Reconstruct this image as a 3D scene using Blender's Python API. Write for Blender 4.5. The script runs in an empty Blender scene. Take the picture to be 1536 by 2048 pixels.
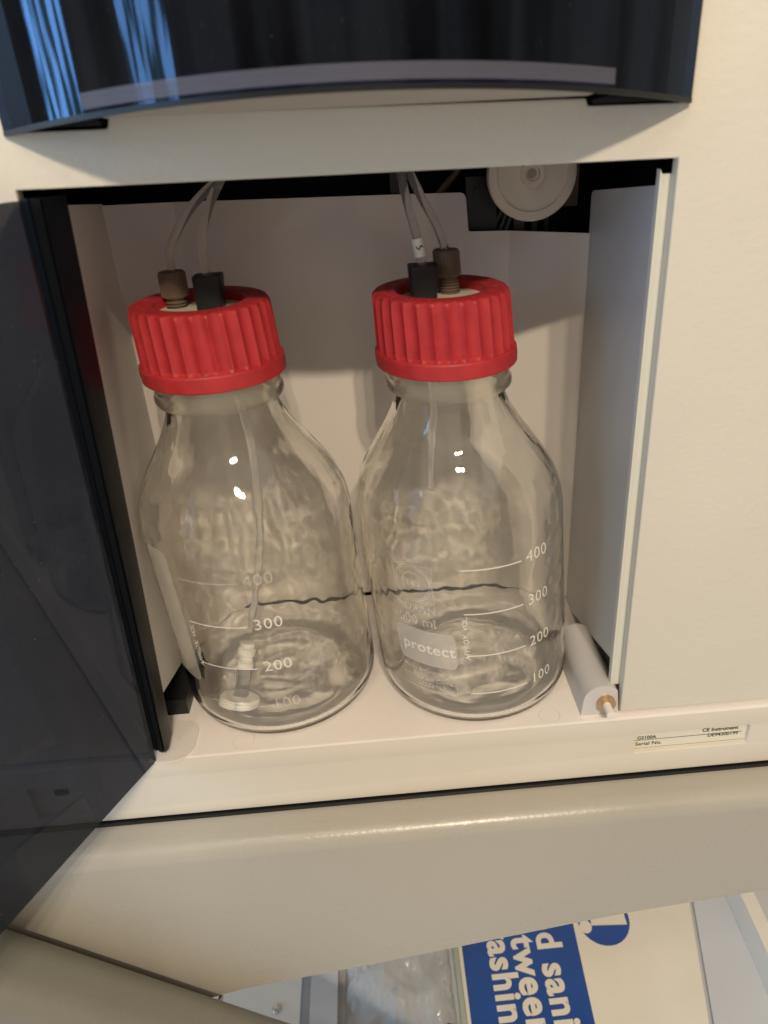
import bpy, bmesh, math, random
from mathutils import Vector, Matrix, noise
random.seed(7)
MM = 0.02                       # 1 unit = 50 mm (set below), so thin glass stays well conditioned
K = MM/0.001
R = math.radians
C = bpy.context.scene.collection
sc = bpy.context.scene
sc.unit_settings.scale_length = 1/K

# ---------------------------------------------------------------- camera
def make_camera():
    pitch, yaw, roll = R(-27.8946), R(3.0692), R(-2.7337)
    f = Vector((math.sin(yaw)*math.cos(pitch), math.cos(yaw)*math.cos(pitch), math.sin(pitch)))
    rt = Vector((math.cos(yaw), -math.sin(yaw), 0)); up = rt.cross(f)
    rt2 = rt*math.cos(roll) + up*math.sin(roll); up2 = rt2.cross(f)
    cd = bpy.data.cameras.new('camera'); co = bpy.data.objects.new('camera', cd); C.objects.link(co)
    m = Matrix((rt2, up2, -f)).transposed().to_4x4()
    m.translation = Vector((-38.089, -237.25, 241.473))*MM
    co.matrix_world = m
    cd.sensor_fit = 'AUTO'; cd.sensor_width = 36
    cd.lens = 1472.2*36/2048
    cd.shift_x = (768-831.15)/2048; cd.shift_y = -(1024-998.78)/2048
    cd.clip_start = 5*MM; cd.clip_end = 20000*MM
    cd.dof.use_dof = True; cd.dof.focus_distance = 345*MM; cd.dof.aperture_fstop = 13/K
    sc.camera = co
make_camera()

# ---------------------------------------------------------------- world and lamps
w = bpy.data.worlds.new('World'); sc.world = w; w.use_nodes = True
wn = w.node_tree.nodes; wn['Background'].inputs[0].default_value = (1.0, 0.85, 0.68, 1); wn['Background'].inputs[1].default_value = 0.43
wl = w.node_tree.links; wt = wn.new('ShaderNodeTexCoord'); wm = wn.new('ShaderNodeMapping'); wm.inputs['Scale'].default_value = (3.2, 3.2, .5)
wz = wn.new('ShaderNodeTexNoise'); wz.inputs['Scale'].default_value = 1.3; wz.inputs['Detail'].default_value = 3
wr = wn.new('ShaderNodeValToRGB'); we = wr.color_ramp.elements     # uneven room: dark furniture, pale walls
we[0].position = .40; we[0].color = (.30, .24, .19, 1); we[1].position = .58; we[1].color = (1.5, 1.25, .98, 1)
wl.new(wt.outputs['Generated'], wm.inputs[0]); wl.new(wm.outputs[0], wz.inputs['Vector']); wl.new(wz.outputs['Fac'], wr.inputs[0]); wl.new(wr.outputs[0], wn['Background'].inputs[0])

def lamp(name, loc, target, power, color, shape='DISK', size=60, size_y=None, caustic=False):
    l = bpy.data.lights.new(name, 'AREA'); l.shape = shape; l.size = size*MM
    if size_y: l.size_y = size_y*MM
    l.energy = power*K*K; l.color = color
    o = bpy.data.objects.new(name, l); C.objects.link(o)
    o.location = Vector(loc)*MM
    o.rotation_euler = (Vector(target)-Vector(loc)).to_track_quat('-Z', 'Y').to_euler()
    if caustic:
        try: l.cycles.is_caustics_light = True
        except Exception: pass
    return o
TG = (-37, 50, 120)
for x, p in ((175, 7.3), (85, 4.5), (0, 4.0)):
    lamp('ceiling_spot', (x, -1200, 1145), TG, p, (1, .84, .63), size=38, caustic=True)
lamp('ceiling_spot', (-420, -800, 1560), TG, 1.5, (1, .82, .60), size=50, caustic=True)
for x, y, z in ((-160, -900, 1500), (-95, -905, 1490), (330, -760, 1450), (-680, -1000, 1250), (-640, -1010, 1225)):
    lamp('ceiling_spot', (x, y, z), TG, .45, (1, .86, .68), size=22)
def window_lamp(loc, power, wx, wy, seed):
    """daylit window with trees outside: an area lamp whose light is broken up by foliage"""
    o = lamp('window_light', loc, (-100, 0, 220), power, (1, 1, 1), 'RECTANGLE', wx, wy)
    l = o.data; l.use_nodes = True; n = l.node_tree.nodes; L = l.node_tree.links
    em = n['Emission']; g = n.new('ShaderNodeNewGeometry'); mp = n.new('ShaderNodeMapping'); mp.inputs['Scale'].default_value = (5, 2.2, 1)
    mp.inputs['Location'].default_value = (seed, seed*.7, 0)
    t = n.new('ShaderNodeTexNoise'); t.inputs['Scale'].default_value = 1.6; t.inputs['Detail'].default_value = 5
    c = n.new('ShaderNodeValToRGB'); e = c.color_ramp.elements
    e[0].position = .44; e[0].color = (.01, .045, .05, 1); e[1].position = .56; e[1].color = (.33, .63, 1.0, 1)
    L.new(g.outputs['Parametric'], mp.inputs[0]); L.new(mp.outputs[0], t.inputs['Vector']); L.new(t.outputs['Fac'], c.inputs[0]); L.new(c.outputs[0], em.inputs['Color'])
    return o
window_lamp((-2400, -330, 700), 30, 420, 1500, 1.7)
window_lamp((-2300, -1500, 700), 34, 620, 1500, 4.2)

sc.view_settings.view_transform = 'Standard'; sc.view_settings.look = 'None'
sc.view_settings.exposure = 0; sc.view_settings.gamma = 1
cy = sc.cycles
cy.max_bounces = 24; cy.diffuse_bounces = 4; cy.glossy_bounces = 8; cy.transmission_bounces = 20; cy.transparent_max_bounces = 24
cy.caustics_reflective = True; cy.caustics_refractive = True; cy.blur_glossy = 0.6
cy.sample_clamp_indirect = 4.0
cy.use_denoising = True
try: cy.denoiser = 'OPENIMAGEDENOISE'
except Exception: pass

# ---------------------------------------------------------------- materials
def principled(name, col, rough=.5, bump=0, bscale=600, bdet=3, mottle=0, mscale=30, metal=0, spec=.5, ior=1.5, trans=0, coat=0, sss=0):
    m = bpy.data.materials.new(name); m.use_nodes = True
    n = m.node_tree.nodes; L = m.node_tree.links; b = n['Principled BSDF']
    b.inputs['Base Color'].default_value = (*col, 1); b.inputs['Roughness'].default_value = rough
    b.inputs['Metallic'].default_value = metal; b.inputs['Specular IOR Level'].default_value = spec
    b.inputs['IOR'].default_value = ior; b.inputs['Transmission Weight'].default_value = trans
    b.inputs['Coat Weight'].default_value = coat
    if sss:
        b.inputs['Subsurface Weight'].default_value = sss; b.inputs['Subsurface Scale'].default_value = 2*MM
    tc = n.new('ShaderNodeTexCoord')
    if bump:
        t = n.new('ShaderNodeTexNoise'); t.inputs['Scale'].default_value = bscale/K; t.inputs['Detail'].default_value = bdet
        L.new(tc.outputs['Object'], t.inputs['Vector'])
        bp = n.new('ShaderNodeBump'); bp.inputs['Strength'].default_value = 1; bp.inputs['Distance'].default_value = bump*MM
        L.new(t.outputs['Fac'], bp.inputs['Height']); L.new(bp.outputs['Normal'], b.inputs['Normal'])
    if mottle:
        t2 = n.new('ShaderNodeTexNoise'); t2.inputs['Scale'].default_value = mscale/K; t2.inputs['Detail'].default_value = 5
        L.new(tc.outputs['Object'], t2.inputs['Vector'])
        r = n.new('ShaderNodeMapRange'); r.inputs['From Min'].default_value = .3; r.inputs['From Max'].default_value = .7
        r.inputs['To Min'].default_value = 1-mottle; r.inputs['To Max'].default_value = 1+mottle
        L.new(t2.outputs['Fac'], r.inputs['Value'])
        mx = n.new('ShaderNodeVectorMath'); mx.operation = 'SCALE'; mx.inputs[0].default_value = col
        L.new(r.outputs['Result'], mx.inputs['Scale']); L.new(mx.outputs['Vector'], b.inputs['Base Color'])
        r2 = n.new('ShaderNodeMapRange'); r2.inputs['From Min'].default_value = .3; r2.inputs['From Max'].default_value = .7
        r2.inputs['To Min'].default_value = max(rough-.08, .02); r2.inputs['To Max'].default_value = min(rough+.1, 1)
        L.new(t2.outputs['Fac'], r2.inputs['Value']); L.new(r2.outputs['Result'], b.inputs['Roughness'])
    return m

def glass(name, ior, col=(1, 1, 1), rough=0):
    m = bpy.data.materials.new(name); m.use_nodes = True; n = m.node_tree.nodes; L = m.node_tree.links
    n.remove(n['Principled BSDF']); g = n.new('ShaderNodeBsdfGlass')
    g.inputs['IOR'].default_value = ior; g.inputs['Color'].default_value = (*col, 1); g.inputs['Roughness'].default_value = rough
    L.new(g.outputs[0], n['Material Output'].inputs[0]); return m

def tinted(name, tint, rough=.03, dust=0.02, gl=1.0, gtint=(1, 1, 1)):
    """smoked plastic: a see-through tint under a glossy skin, with a little dust lying on it"""
    m = bpy.data.materials.new(name); m.use_nodes = True; n = m.node_tree.nodes; L = m.node_tree.links
    n.remove(n['Principled BSDF'])
    tr = n.new('ShaderNodeBsdfTransparent'); tr.inputs[0].default_value = (*tint, 1)
    gs = n.new('ShaderNodeBsdfGlossy'); gs.inputs['Roughness'].default_value = rough; gs.inputs[0].default_value = (gl*gtint[0], gl*gtint[1], gl*gtint[2], 1)
    fr = n.new('ShaderNodeFresnel'); fr.inputs[0].default_value = 1.5
    gm = n.new('ShaderNodeNewGeometry'); iv = n.new('ShaderNodeMath'); iv.operation = 'SUBTRACT'; iv.inputs[0].default_value = 1; L.new(gm.outputs['Backfacing'], iv.inputs[1])
    mu = n.new('ShaderNodeMath'); mu.operation = 'MULTIPLY'; L.new(fr.outputs[0], mu.inputs[0]); L.new(iv.outputs[0], mu.inputs[1])   # gloss on the outer skins only
    m1 = n.new('ShaderNodeMixShader'); L.new(mu.outputs[0], m1.inputs[0]); L.new(tr.outputs[0], m1.inputs[1]); L.new(gs.outputs[0], m1.inputs[2])
    df = n.new('ShaderNodeBsdfDiffuse'); df.inputs[0].default_value = (.55, .55, .6, 1)
    tc = n.new('ShaderNodeTexCoord')
    a = n.new('ShaderNodeTexNoise'); a.inputs['Scale'].default_value = 1300/K; a.inputs['Detail'].default_value = 2
    b = n.new('ShaderNodeTexNoise'); b.inputs['Scale'].default_value = 22/K; b.inputs['Detail'].default_value = 4
    L.new(tc.outputs['Object'], a.inputs['Vector']); L.new(tc.outputs['Object'], b.inputs['Vector'])
    ra = n.new('ShaderNodeMapRange'); ra.inputs['From Min'].default_value = .70; ra.inputs['From Max'].default_value = .78
    ra.inputs['To Max'].default_value = dust*8; L.new(a.outputs['Fac'], ra.inputs['Value'])
    rb = n.new('ShaderNodeMapRange'); rb.inputs['From Min'].default_value = .45; rb.inputs['From Max'].default_value = .75
    rb.inputs['To Max'].default_value = dust; rb.inputs['To Min'].default_value = dust*.3; L.new(b.outputs['Fac'], rb.inputs['Value'])
    ad = n.new('ShaderNodeMath'); ad.operation = 'ADD'; ad.use_clamp = True
    L.new(ra.outputs[0], ad.inputs[0]); L.new(rb.outputs[0], ad.inputs[1])
    m2 = n.new('ShaderNodeMixShader'); L.new(ad.outputs[0], m2.inputs[0]); L.new(m1.outputs[0], m2.inputs[1]); L.new(df.outputs[0], m2.inputs[2])
    L.new(m2.outputs[0], n['Material Output'].inputs[0]); return m

def enamel(name, col, cover):
    m = bpy.data.materials.new(name); m.use_nodes = True; n = m.node_tree.nodes; L = m.node_tree.links
    b = n['Principled BSDF']; b.inputs['Base Color'].default_value = (*col, 1); b.inputs['Roughness'].default_value = .45
    b.inputs['Emission Strength'].default_value = 0
    t = n.new('ShaderNodeBsdfTransparent'); mx = n.new('ShaderNodeMixShader'); mx.inputs[0].default_value = cover
    L.new(t.outputs[0], mx.inputs[1]); L.new(b.outputs[0], mx.inputs[2]); L.new(mx.outputs[0], n['Material Output'].inputs[0]); return m

MAT = dict(
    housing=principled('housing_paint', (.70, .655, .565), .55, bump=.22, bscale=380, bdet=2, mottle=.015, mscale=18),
    plinth=principled('plinth_paint', (.70, .65, .56), .42, bump=.03, bscale=900, mottle=.02, mscale=25),
    shelf=principled('shelf_plastic', (.80, .75, .71), .38, bump=.02, bscale=900, mottle=.02, mscale=40),
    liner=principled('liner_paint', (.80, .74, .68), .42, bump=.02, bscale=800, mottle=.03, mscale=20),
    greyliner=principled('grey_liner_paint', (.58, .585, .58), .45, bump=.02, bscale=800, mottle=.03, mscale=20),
    hole=principled('disc_hole_plastic', (.45, .38, .30), .6),
    roller=principled('pin_housing_plastic', (.60, .58, .57), .4, mottle=.05, mscale=60),
    trim=principled('trim_plastic', (.70, .69, .62), .4),
    trimgrey=principled('grey_trim_plastic', (.55, .56, .56), .4),
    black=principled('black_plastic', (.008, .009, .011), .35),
    darkmetal=principled('dark_metal', (.02, .022, .025), .4, metal=.4),
    cavity=principled('cavity_black', (.012, .013, .016), .7),
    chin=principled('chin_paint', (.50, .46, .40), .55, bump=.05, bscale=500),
    ledge=principled('ledge_plastic', (.75, .75, .85), .5),
    smoke=tinted('smoked_plastic', (.27, .27, .305), .02, .03, .5, (.8, .9, 1)),
    smoke_up=tinted('smoked_window_plastic', (.075, .10, .20), .04, .010, .75, (.48, .66, 1)),
    smoke_edge=principled('smoked_plastic_edge', (.004, .005, .007), .33, bump=.02, bscale=200, spec=.2),
    red=principled('red_cap_plastic', (.46, .026, .032), .55, bump=.05, bscale=900, mottle=.10, mscale=160, sss=.15),
    insert=principled('cream_insert', (.66, .60, .47), .45, mottle=.05, mscale=80),
    nut_black=principled('nut_black', (.006, .007, .009), .45, bump=.02, bscale=900),
    nut_brown=principled('nut_brown', (.16, .115, .085), .5, mottle=.1, mscale=200),
    seal=principled('pouring_ring', (.95, .93, .84), .16, trans=.93, ior=1.22, bump=.08, bscale=500),
    white=principled('white_plastic', (.82, .79, .72), .4, sss=.2),
    disc=principled('translucent_disc', (.82, .74, .61), .42, sss=.3, mottle=.04, mscale=50),
    brass=principled('brass', (.60, .42, .24), .25, metal=1),
    paper=principled('label_paper', (.76, .72, .60), .5),
    ink=principled('label_ink', (.03, .03, .03), .6),
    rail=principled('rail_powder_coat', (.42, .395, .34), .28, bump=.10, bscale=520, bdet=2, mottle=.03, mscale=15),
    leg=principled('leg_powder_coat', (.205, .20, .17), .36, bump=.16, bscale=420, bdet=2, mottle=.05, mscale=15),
    carton=principled('carton_print', (.80, .76, .66), .5, mottle=.03, mscale=25),
    blue=principled('blue_print', (.015, .075, .33), .35, mottle=.10, mscale=30),
    floor=principled('floor_vinyl', (.55, .57, .60), .35, mottle=.15, mscale=9),
    steel=principled('steel', (.6, .6, .58), .25, metal=1),
    tubing=principled('tubing', (.78, .75, .70), .12, trans=.85, ior=1.25),
    tubing_in=principled('immersed_tubing', (.85, .83, .80), .15, trans=.8, ior=1.40),
    glass=glass('borosilicate', 1.473, (1, 1, .99)),
    interface=glass('glass_water_interface', 1.333/1.473, (.985, .985, .97)),
    surface=glass('water_surface', 1.333),
    frit=principled('sintered_frit', (.86, .84, .78), .5),
    fritglass=glass('frit_glass', 1.10),
    enamel=enamel('white_enamel', (.86, .83, .76), .88),
    band=enamel('frosted_band', (.17, .17, .23), .45),
    enamel_faint=enamel('worn_enamel', (.86, .83, .76), .30),
    enamel_thin=enamel('thin_enamel', (.70, .68, .64), .50),
    enamel_field=enamel('field_enamel', (.60, .57, .53), .68),
    bag=principled('clear_bag_plastic', (.72, .73, .74), .12, trans=.55, ior=1.2, bump=3.0, bscale=40, bdet=4),
    tray=principled('tray_plastic', (.60, .62, .66), .35, mottle=.05, mscale=12),
)

# ---------------------------------------------------------------- mesh helpers
ORIGIN = {}
def thing(name, label, cat, loc, group=None):
    o = bpy.data.objects.new(name, None); C.objects.link(o); o.location = Vector(loc)*MM
    o.empty_display_size = 10*MM
    o['label'] = label; o['category'] = cat
    if group: o['group'] = group
    ORIGIN[o] = Vector(loc); return o

def root_origin(p):
    while p is not None:
        if p in ORIGIN: return ORIGIN[p]
        p = p.parent
    return Vector((0, 0, 0))

def finish(bm, name, mat, parent=None, smooth=None, origin=None, recalc=True, bevel=0, mats=None):
    if bevel:
        es = [e for e in bm.edges if len(e.link_faces) == 2 and e.calc_face_angle(0) > R(40)]
        bmesh.ops.bevel(bm, geom=es, offset=bevel, offset_type='OFFSET', segments=3, profile=.5, affect='EDGES', clamp_overlap=True)
    if recalc: bmesh.ops.recalc_face_normals(bm, faces=bm.faces)
    org = Vector(origin) if origin is not None else root_origin(parent)
    for v in bm.verts: v.co = (v.co-org)*MM
    me = bpy.data.meshes.new(name); bm.to_mesh(me); bm.free()
    for m in (mats or [mat]): me.materials.append(m)
    if smooth is not None:
        me.shade_smooth()
        if smooth < 180:
            try: me.set_sharp_from_angle(angle=R(smooth))
            except Exception: pass
    o = bpy.data.objects.new(name, me); C.objects.link(o)
    caustic_receiver(o)
    if parent is not None: o.parent = parent
    else: o.location = org*MM; ORIGIN[o] = org
    return o

def tag(o, label=None, cat=None, group=None, kind=None):
    if label: o['label'] = label
    if cat: o['category'] = cat
    if group: o['group'] = group
    if kind: o['kind'] = kind
    return o

def box(bm, x0, x1, y0, y1, z0, z1):
    vs = [bm.verts.new((x, y, z)) for x in (x0, x1) for y in (y0, y1) for z in (z0, z1)]
    for f in ((0, 1, 3, 2), (4, 6, 7, 5), (0, 4, 5, 1), (2, 3, 7, 6), (0, 2, 6, 4), (1, 5, 7, 3)):
        bm.faces.new([vs[i] for i in f])

def prism(bm, poly, fn0, fn1):
    """closed polygon (2-D) mapped by fn0 and fn1 to the two end caps"""
    a = [bm.verts.new(fn0(*q)) for q in poly]; b = [bm.verts.new(fn1(*q)) for q in poly]; n = len(poly)
    bm.faces.new(a); bm.faces.new(b[::-1])
    for i in range(n): bm.faces.new((a[i], b[i], b[(i+1) % n], a[(i+1) % n]))

def plate(loops, y0, y1):
    """plate in the XZ plane with holes, outer loop first"""
    bm = bmesh.new(); es = []
    for lp in loops:
        vs = [bm.verts.new((x, y0, z)) for x, z in lp]
        es += [bm.edges.new((vs[i], vs[(i+1) % len(vs)])) for i in range(len(vs))]
    bmesh.ops.triangle_fill(bm, use_beauty=True, use_dissolve=False, edges=es)
    r = bmesh.ops.extrude_face_region(bm, geom=bm.faces[:])
    for v in [g for g in r['geom'] if isinstance(g, bmesh.types.BMVert)]: v.co.y = y1
    bmesh.ops.recalc_face_normals(bm, faces=bm.faces)
    return bm

def lathe(bm, prof, seg=96, c=(0, 0), fn=None, close0=False, close1=False, m=0):
    rings = []
    for i, (r, z) in enumerate(prof):
        ring = []
        for k in range(seg):
            t = 2*math.pi*k/seg
            rr = fn(r, z, t) if fn else r
            ring.append(bm.verts.new((c[0]+rr*math.cos(t), c[1]+rr*math.sin(t), z)))
        rings.append(ring)
    for i in range(len(rings)-1):
        for k in range(seg):
            f = bm.faces.new((rings[i][k], rings[i][(k+1) % seg], rings[i+1][(k+1) % seg], rings[i+1][k])); f.material_index = m
    if close0:
        f = bm.faces.new(rings[0][::-1]); f.material_index = m
    if close1:
        f = bm.faces.new(rings[-1]); f.material_index = m
    return rings

def tube(bm, pts, r, seg=14, sub=10, taper=None):
    P = [Vector(p) for p in pts]
    Q = []
    for i in range(len(P)-1):
        p0 = P[max(i-1, 0)]; p1 = P[i]; p2 = P[i+1]; p3 = P[min(i+2, len(P)-1)]
        for s in range(sub):
            t = s/sub
            Q.append(.5*((2*p1)+(-p0+p2)*t+(2*p0-5*p1+4*p2-p3)*t*t+(-p0+3*p1-3*p2+p3)*t**3))
    Q.append(P[-1]); rings = []; up = None
    for i, q in enumerate(Q):
        d = (Q[min(i+1, len(Q)-1)]-Q[max(i-1, 0)]).normalized()
        if up is None: up = d.orthogonal().normalized()
        up = (up-d*up.dot(d)).normalized(); sd = d.cross(up)
        rings.append([bm.verts.new(q+(up*math.cos(2*math.pi*k/seg)+sd*math.sin(2*math.pi*k/seg))*r) for k in range(seg)])
    for i in range(len(rings)-1):
        for k in range(seg): bm.faces.new((rings[i][k], rings[i][(k+1) % seg], rings[i+1][(k+1) % seg], rings[i+1][k]))
    bm.faces.new(rings[0][::-1]); bm.faces.new(rings[-1])

def text_bm(s, size, bold=0, spacing=1.0, italic=0, align='LEFT'):
    """flat letters as a bmesh in mm, baseline on y=0"""
    cu = bpy.data.curves.new('t', 'FONT'); cu.body = s; cu.size = size; cu.offset = bold*size; cu.shear = italic
    cu.space_character = spacing; cu.align_x = align; cu.resolution_u = 4
    o = bpy.data.objects.new('t', cu); C.objects.link(o)
    dg = bpy.context.evaluated_depsgraph_get(); me = bpy.data.meshes.new_from_object(o.evaluated_get(dg))
    bm = bmesh.new(); bm.from_mesh(me)
    bmesh.ops.triangulate(bm, faces=bm.faces[:])
    bpy.data.objects.remove(o); bpy.data.curves.remove(cu); bpy.data.meshes.remove(me)
    return bm

def merge(dst, src, fn):
    mp = {v: dst.verts.new(fn(v.co)) for v in src.verts}
    for f in src.faces:
        try: dst.faces.new([mp[v] for v in f.verts])
        except ValueError: pass
    src.free()

def rrect(x0, x1, z0, z1, r, n=5):
    out = []
    for cx_, cz_, a in ((x1-r, z1-r, 0), (x0+r, z1-r, 90), (x0+r, z0+r, 180), (x1-r, z0+r, 270)):
        for k in range(n+1):
            t = R(a+90*k/n); out.append((cx_+r*math.cos(t), cz_+r*math.sin(t)))
    return out

def caustic_receiver(o):
    try: o.cycles.is_caustics_receiver = True
    except Exception: pass
def caustic_caster(o):
    try: o.cycles.is_caustics_caster = True
    except Exception: pass

# ---------------------------------------------------------------- setting
bm = bmesh.new(); box(bm, -6000, 6000, -6000, 3000, -322, -302)
floor = finish(bm, 'floor', MAT['floor']); tag(floor, kind='structure')

# ---------------------------------------------------------------- instrument housing
INS = thing('laboratory_instrument', 'beige laboratory instrument housing whose open niche holds two red-capped bottles', 'instrument', (-37, 0, -37))

# front panel: bottle niche and the window opening above it
outer = [(-360, 2.2), (-145, 2.2), (-136.2, 225.4), (-136.2, 225.4)]
panel = plate([
    [(-360, 2.2), (-144.5, 2.2), (-136.4, 225.6), (58.9, 225.2), (60.9, 2.2), (260, 2.2), (260, 420), (-360, 420)],
    [(-133, 240.5), (-107, 240.3), (-106, 243.6), (29.5, 242.2), (30, 240.3), (57.4, 240), (58.4, 400), (-133, 400)]], 0, 5)
front = finish(panel, 'front_panel', MAT['housing'], INS, bevel=.6, smooth=35)
caustic_receiver(front)

# chin: the pale underside between panel and the bulging window
def bulge(x):
    t = (x+37)/98.0
    return 40*max(0, 1-t*t)
bm = bmesh.new(); N = 48; rowa = []; rowb = []; rowc = []; rowd = []
for i in range(N+1):
    x = -107+137*i/N; b = bulge(x)-2.5; zb = 242.4+4.2*b/38
    rowa.append(bm.verts.new((x, 1.0, 242.8))); rowb.append(bm.verts.new((x, -b, zb)))
    rowc.append(bm.verts.new((x, -b, zb+3))); rowd.append(bm.verts.new((x, 1.0, 245.8)))
for i in range(N):
    for p, q in ((rowa, rowb), (rowb, rowc), (rowc, rowd), (rowd, rowa)):
        bm.faces.new((p[i], p[i+1], q[i+1], q[i]))
bm.faces.new((rowa[0], rowb[0], rowc[0], rowd[0])); bm.faces.new((rowd[-1], rowc[-1], rowb[-1], rowa[-1]))
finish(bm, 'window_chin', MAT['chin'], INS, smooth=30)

# bulging smoked window
bm = bmesh.new(); N = 64; xs = [-135.2+195.4*i/N for i in range(N+1)]
def zlow(x): return 239.8+6.2*bulge(x)/40
rows = []
for off, zt in ((0, 400), (-3.0, 400)):
    lo = []; hi = []
    for x in xs:
        b = bulge(x)+.4
        lo.append(bm.verts.new((x, -b-off*-1*0+(-off if off else 0), zlow(x)))); hi.append(bm.verts.new((x, -b+(-off if off else 0), zt)))
    rows.append((lo, hi))
(l0, h0), (l1, h1) = rows
for i in range(N):
    bm.faces.new((l0[i], l0[i+1], h0[i+1], h0[i])); bm.faces.new((l1[i], h1[i], h1[i+1], l1[i+1]))
    bm.faces.new((l0[i], l1[i], l1[i+1], l0[i+1])); bm.faces.new((h0[i], h0[i+1], h1[i+1], h1[i]))
bm.faces.new((l0[0], h0[0], h1[0], l1[0])); bm.faces.new((l0[-1], l1[-1], h1[-1], h0[-1]))
win = finish(bm, 'smoked_window', MAT['smoke_up'], INS, smooth=30)
# dark lower lip of the window
bm = bmesh.new(); A = []
for x in xs:
    b = bulge(x)+.4; z = zlow(x)
    A.append([bm.verts.new(p) for p in ((x, -b-.35, z-.25), (x, -b-.35, z+1.1), (x, -b+2.9, z+1.1), (x, -b+2.9, z-.25))])
for i in range(N):
    for k in range(4): bm.faces.new((A[i][k], A[i+1][k], A[i+1][(k+1) % 4], A[i][(k+1) % 4]))
bm.faces.new(A[0]); bm.faces.new(A[-1][::-1])
finish(bm, 'window_lip', MAT['darkmetal'], win, smooth=30)
# frosted band on the skin of the window
bm = bmesh.new(); pv = None
for i in range(61):
    x = -105+134.5*i/60; y = -bulge(x)-.4-3.12; z = zlow(x)+1.8
    a = bm.verts.new((x, y, z)); b = bm.verts.new((x, y, z+3.6))
    if pv: bm.faces.new((pv[0], a, b, pv[1]))
    pv = (a, b)
finish(bm, 'frosted_band', MAT['band'], win, smooth=60)
# hinge blades in the two notches beside the chin
bm = bmesh.new()
prism(bm, [(-133, 241.2), (-108, 241.2), (-108, 242.2), (-118, 244.5), (-133, 242.0)], lambda x, z: (x, -1.5, z), lambda x, z: (x, 3, z))
finish(bm, 'window_hinge', MAT['black'], INS)
bm = bmesh.new()
prism(bm, [(31, 240.8), (57, 240.6), (57, 241.4), (44, 244), (31, 241.8)], lambda x, z: (x, -1.5, z), lambda x, z: (x, 3, z))
finish(bm, 'window_hinge', MAT['black'], INS)

# dark compartment behind window and niche
bm = bmesh.new()
def wallbox(x0, x1, y0, y1, z0, z1): box(bm, x0, x1, y0, y1, z0, z1)
wallbox(-170, 90, 158, 162, -12, 400); wallbox(-174, -170, 4.9, 162, -12, 400); wallbox(90, 94, 4.9, 162, -12, 400); wallbox(-170, 90, 6.2, 158, -13, -10)
wallbox(-170, 90, 6, 158, 400, 404); wallbox(-170, 90, 125, 158, 232, 235)
finish(bm, 'inner_compartment', MAT['cavity'], INS)
# things dimly seen behind the window
bm = bmesh.new()
for x0, x1, y in ((-92, -60, 60), (-20, 6, 70), (26, 34, 40)): box(bm, x0, x1, y, y+6, 236, 395)
finish(bm, 'inner_bracket', principled('inner_bracket_grey', (.10, .10, .12), .5), INS)

# shelf the bottles stand on, with the raised plinth face in front
bm = bmesh.new()
prof = [(-1.5, -1.15), (-1.95, -1.1), (-1.9, -.7), (-1.6, -.25), (-1.0, 0), (107, 0), (107, -6), (-1.5, -6)]
prism(bm, prof, lambda y, z: (-420, y, z), lambda y, z: (300, y, z))
shelf = finish(bm, 'shelf', MAT['shelf'], INS, smooth=30); caustic_receiver(shelf)
# plinth with recessed serial window and latch recess
pl = plate([[(-420, -35.5), (300, -35.5), (300, -1.1), (-420, -1.1)],
            [q for q in rrect(68.2, 121.6, -22.6, -11.3, 1.2, 3)],
            [q for q in rrect(-200, -178.5, -30.5, -11.2, .8, 2)]], -1.6, 6)
plinth = finish(pl, 'plinth', MAT['plinth'], INS, bevel=.45, smooth=35); caustic_receiver(plinth)
bm = bmesh.new(); box(bm, -204, -174, 1.2, 3, -33, -9)
rec = finish(bm, 'latch_recess', MAT['plinth'], INS)
bm = bmesh.new(); prism(bm, rrect(-190.5, -184.6, -19.2, -16, .5, 2), lambda x, z: (x, .6, z), lambda x, z: (x, 1.4, z))
finish(bm, 'latch_slot', MAT['black'], rec)
# serial plate
bm = bmesh.new(); box(bm, 66, 124, .6, 2, -25, -9)
plate_o = finish(bm, 'serial_plate', MAT['paper'], INS)
bm = bmesh.new()
def flat(s, x, z, size, bold=0, spacing=1.0, clipz=None):
    t = text_bm(s, size, bold, spacing)
    if clipz is not None:
        g = t.verts[:]+t.edges[:]+t.faces[:]
        bmesh.ops.bisect_plane(t, geom=g, plane_co=(0, clipz, 0), plane_no=(0, 1, 0), clear_outer=True)
    merge(bm, t, lambda c: (x+c.x, .45, z+c.y))
flat('Serial No.', 69.8, -20.4, 3.1, .006)
flat('DE94300199', 103.5, -18.7, 2.75, .012, 1.0)
flat('CE Instrument', 100.6, -15.3, 2.9, .02, .98)
flat('G2100A', 70.4, -16.5, 2.6, .02, 1.0)
box(bm, 69.4, 119.4, .4, .5, -17.15, -16.98); box(bm, 69.4, 121, .4, .5, -22.0, -21.94)
finish(bm, 'serial_lettering', MAT['ink'], plate_o, recalc=True)

# rear liner of the niche
def rear(x):   # depth of the liner, with its two folded ends
    if x > 28.7: return 109-(x-28.7)*.62
    if x < -118: return 109-(-118-x)*1.0
    return 109
bm = bmesh.new()
def facet(x0, x1, z0, z1):
    v = [(x0, rear(x0)), (x1, rear(x1)), (x1, rear(x1)+1.5), (x0, rear(x0)+1.5)]
    prism(bm, v, lambda x, y: (x, y, z0), lambda x, y: (x, y, z1))
ZB = .8
poly_main = [(-118, ZB), (28.7, ZB), (28.7, 191.3), (10.6, 191.9), (10.0, 192.5), (9.0, 206), (8.2, 207.8), (6.5, 208.4), (-118, 210.6)]
prism(bm, poly_main, lambda x, z: (x, 109, z), lambda x, z: (x, 110.5, z))
prism(bm, [(28.7, ZB), (60, ZB), (60, 191.2), (28.7, 191.3)], lambda x, z: (x, rear(x), z), lambda x, z: (x, rear(x)+1.5, z))
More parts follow.
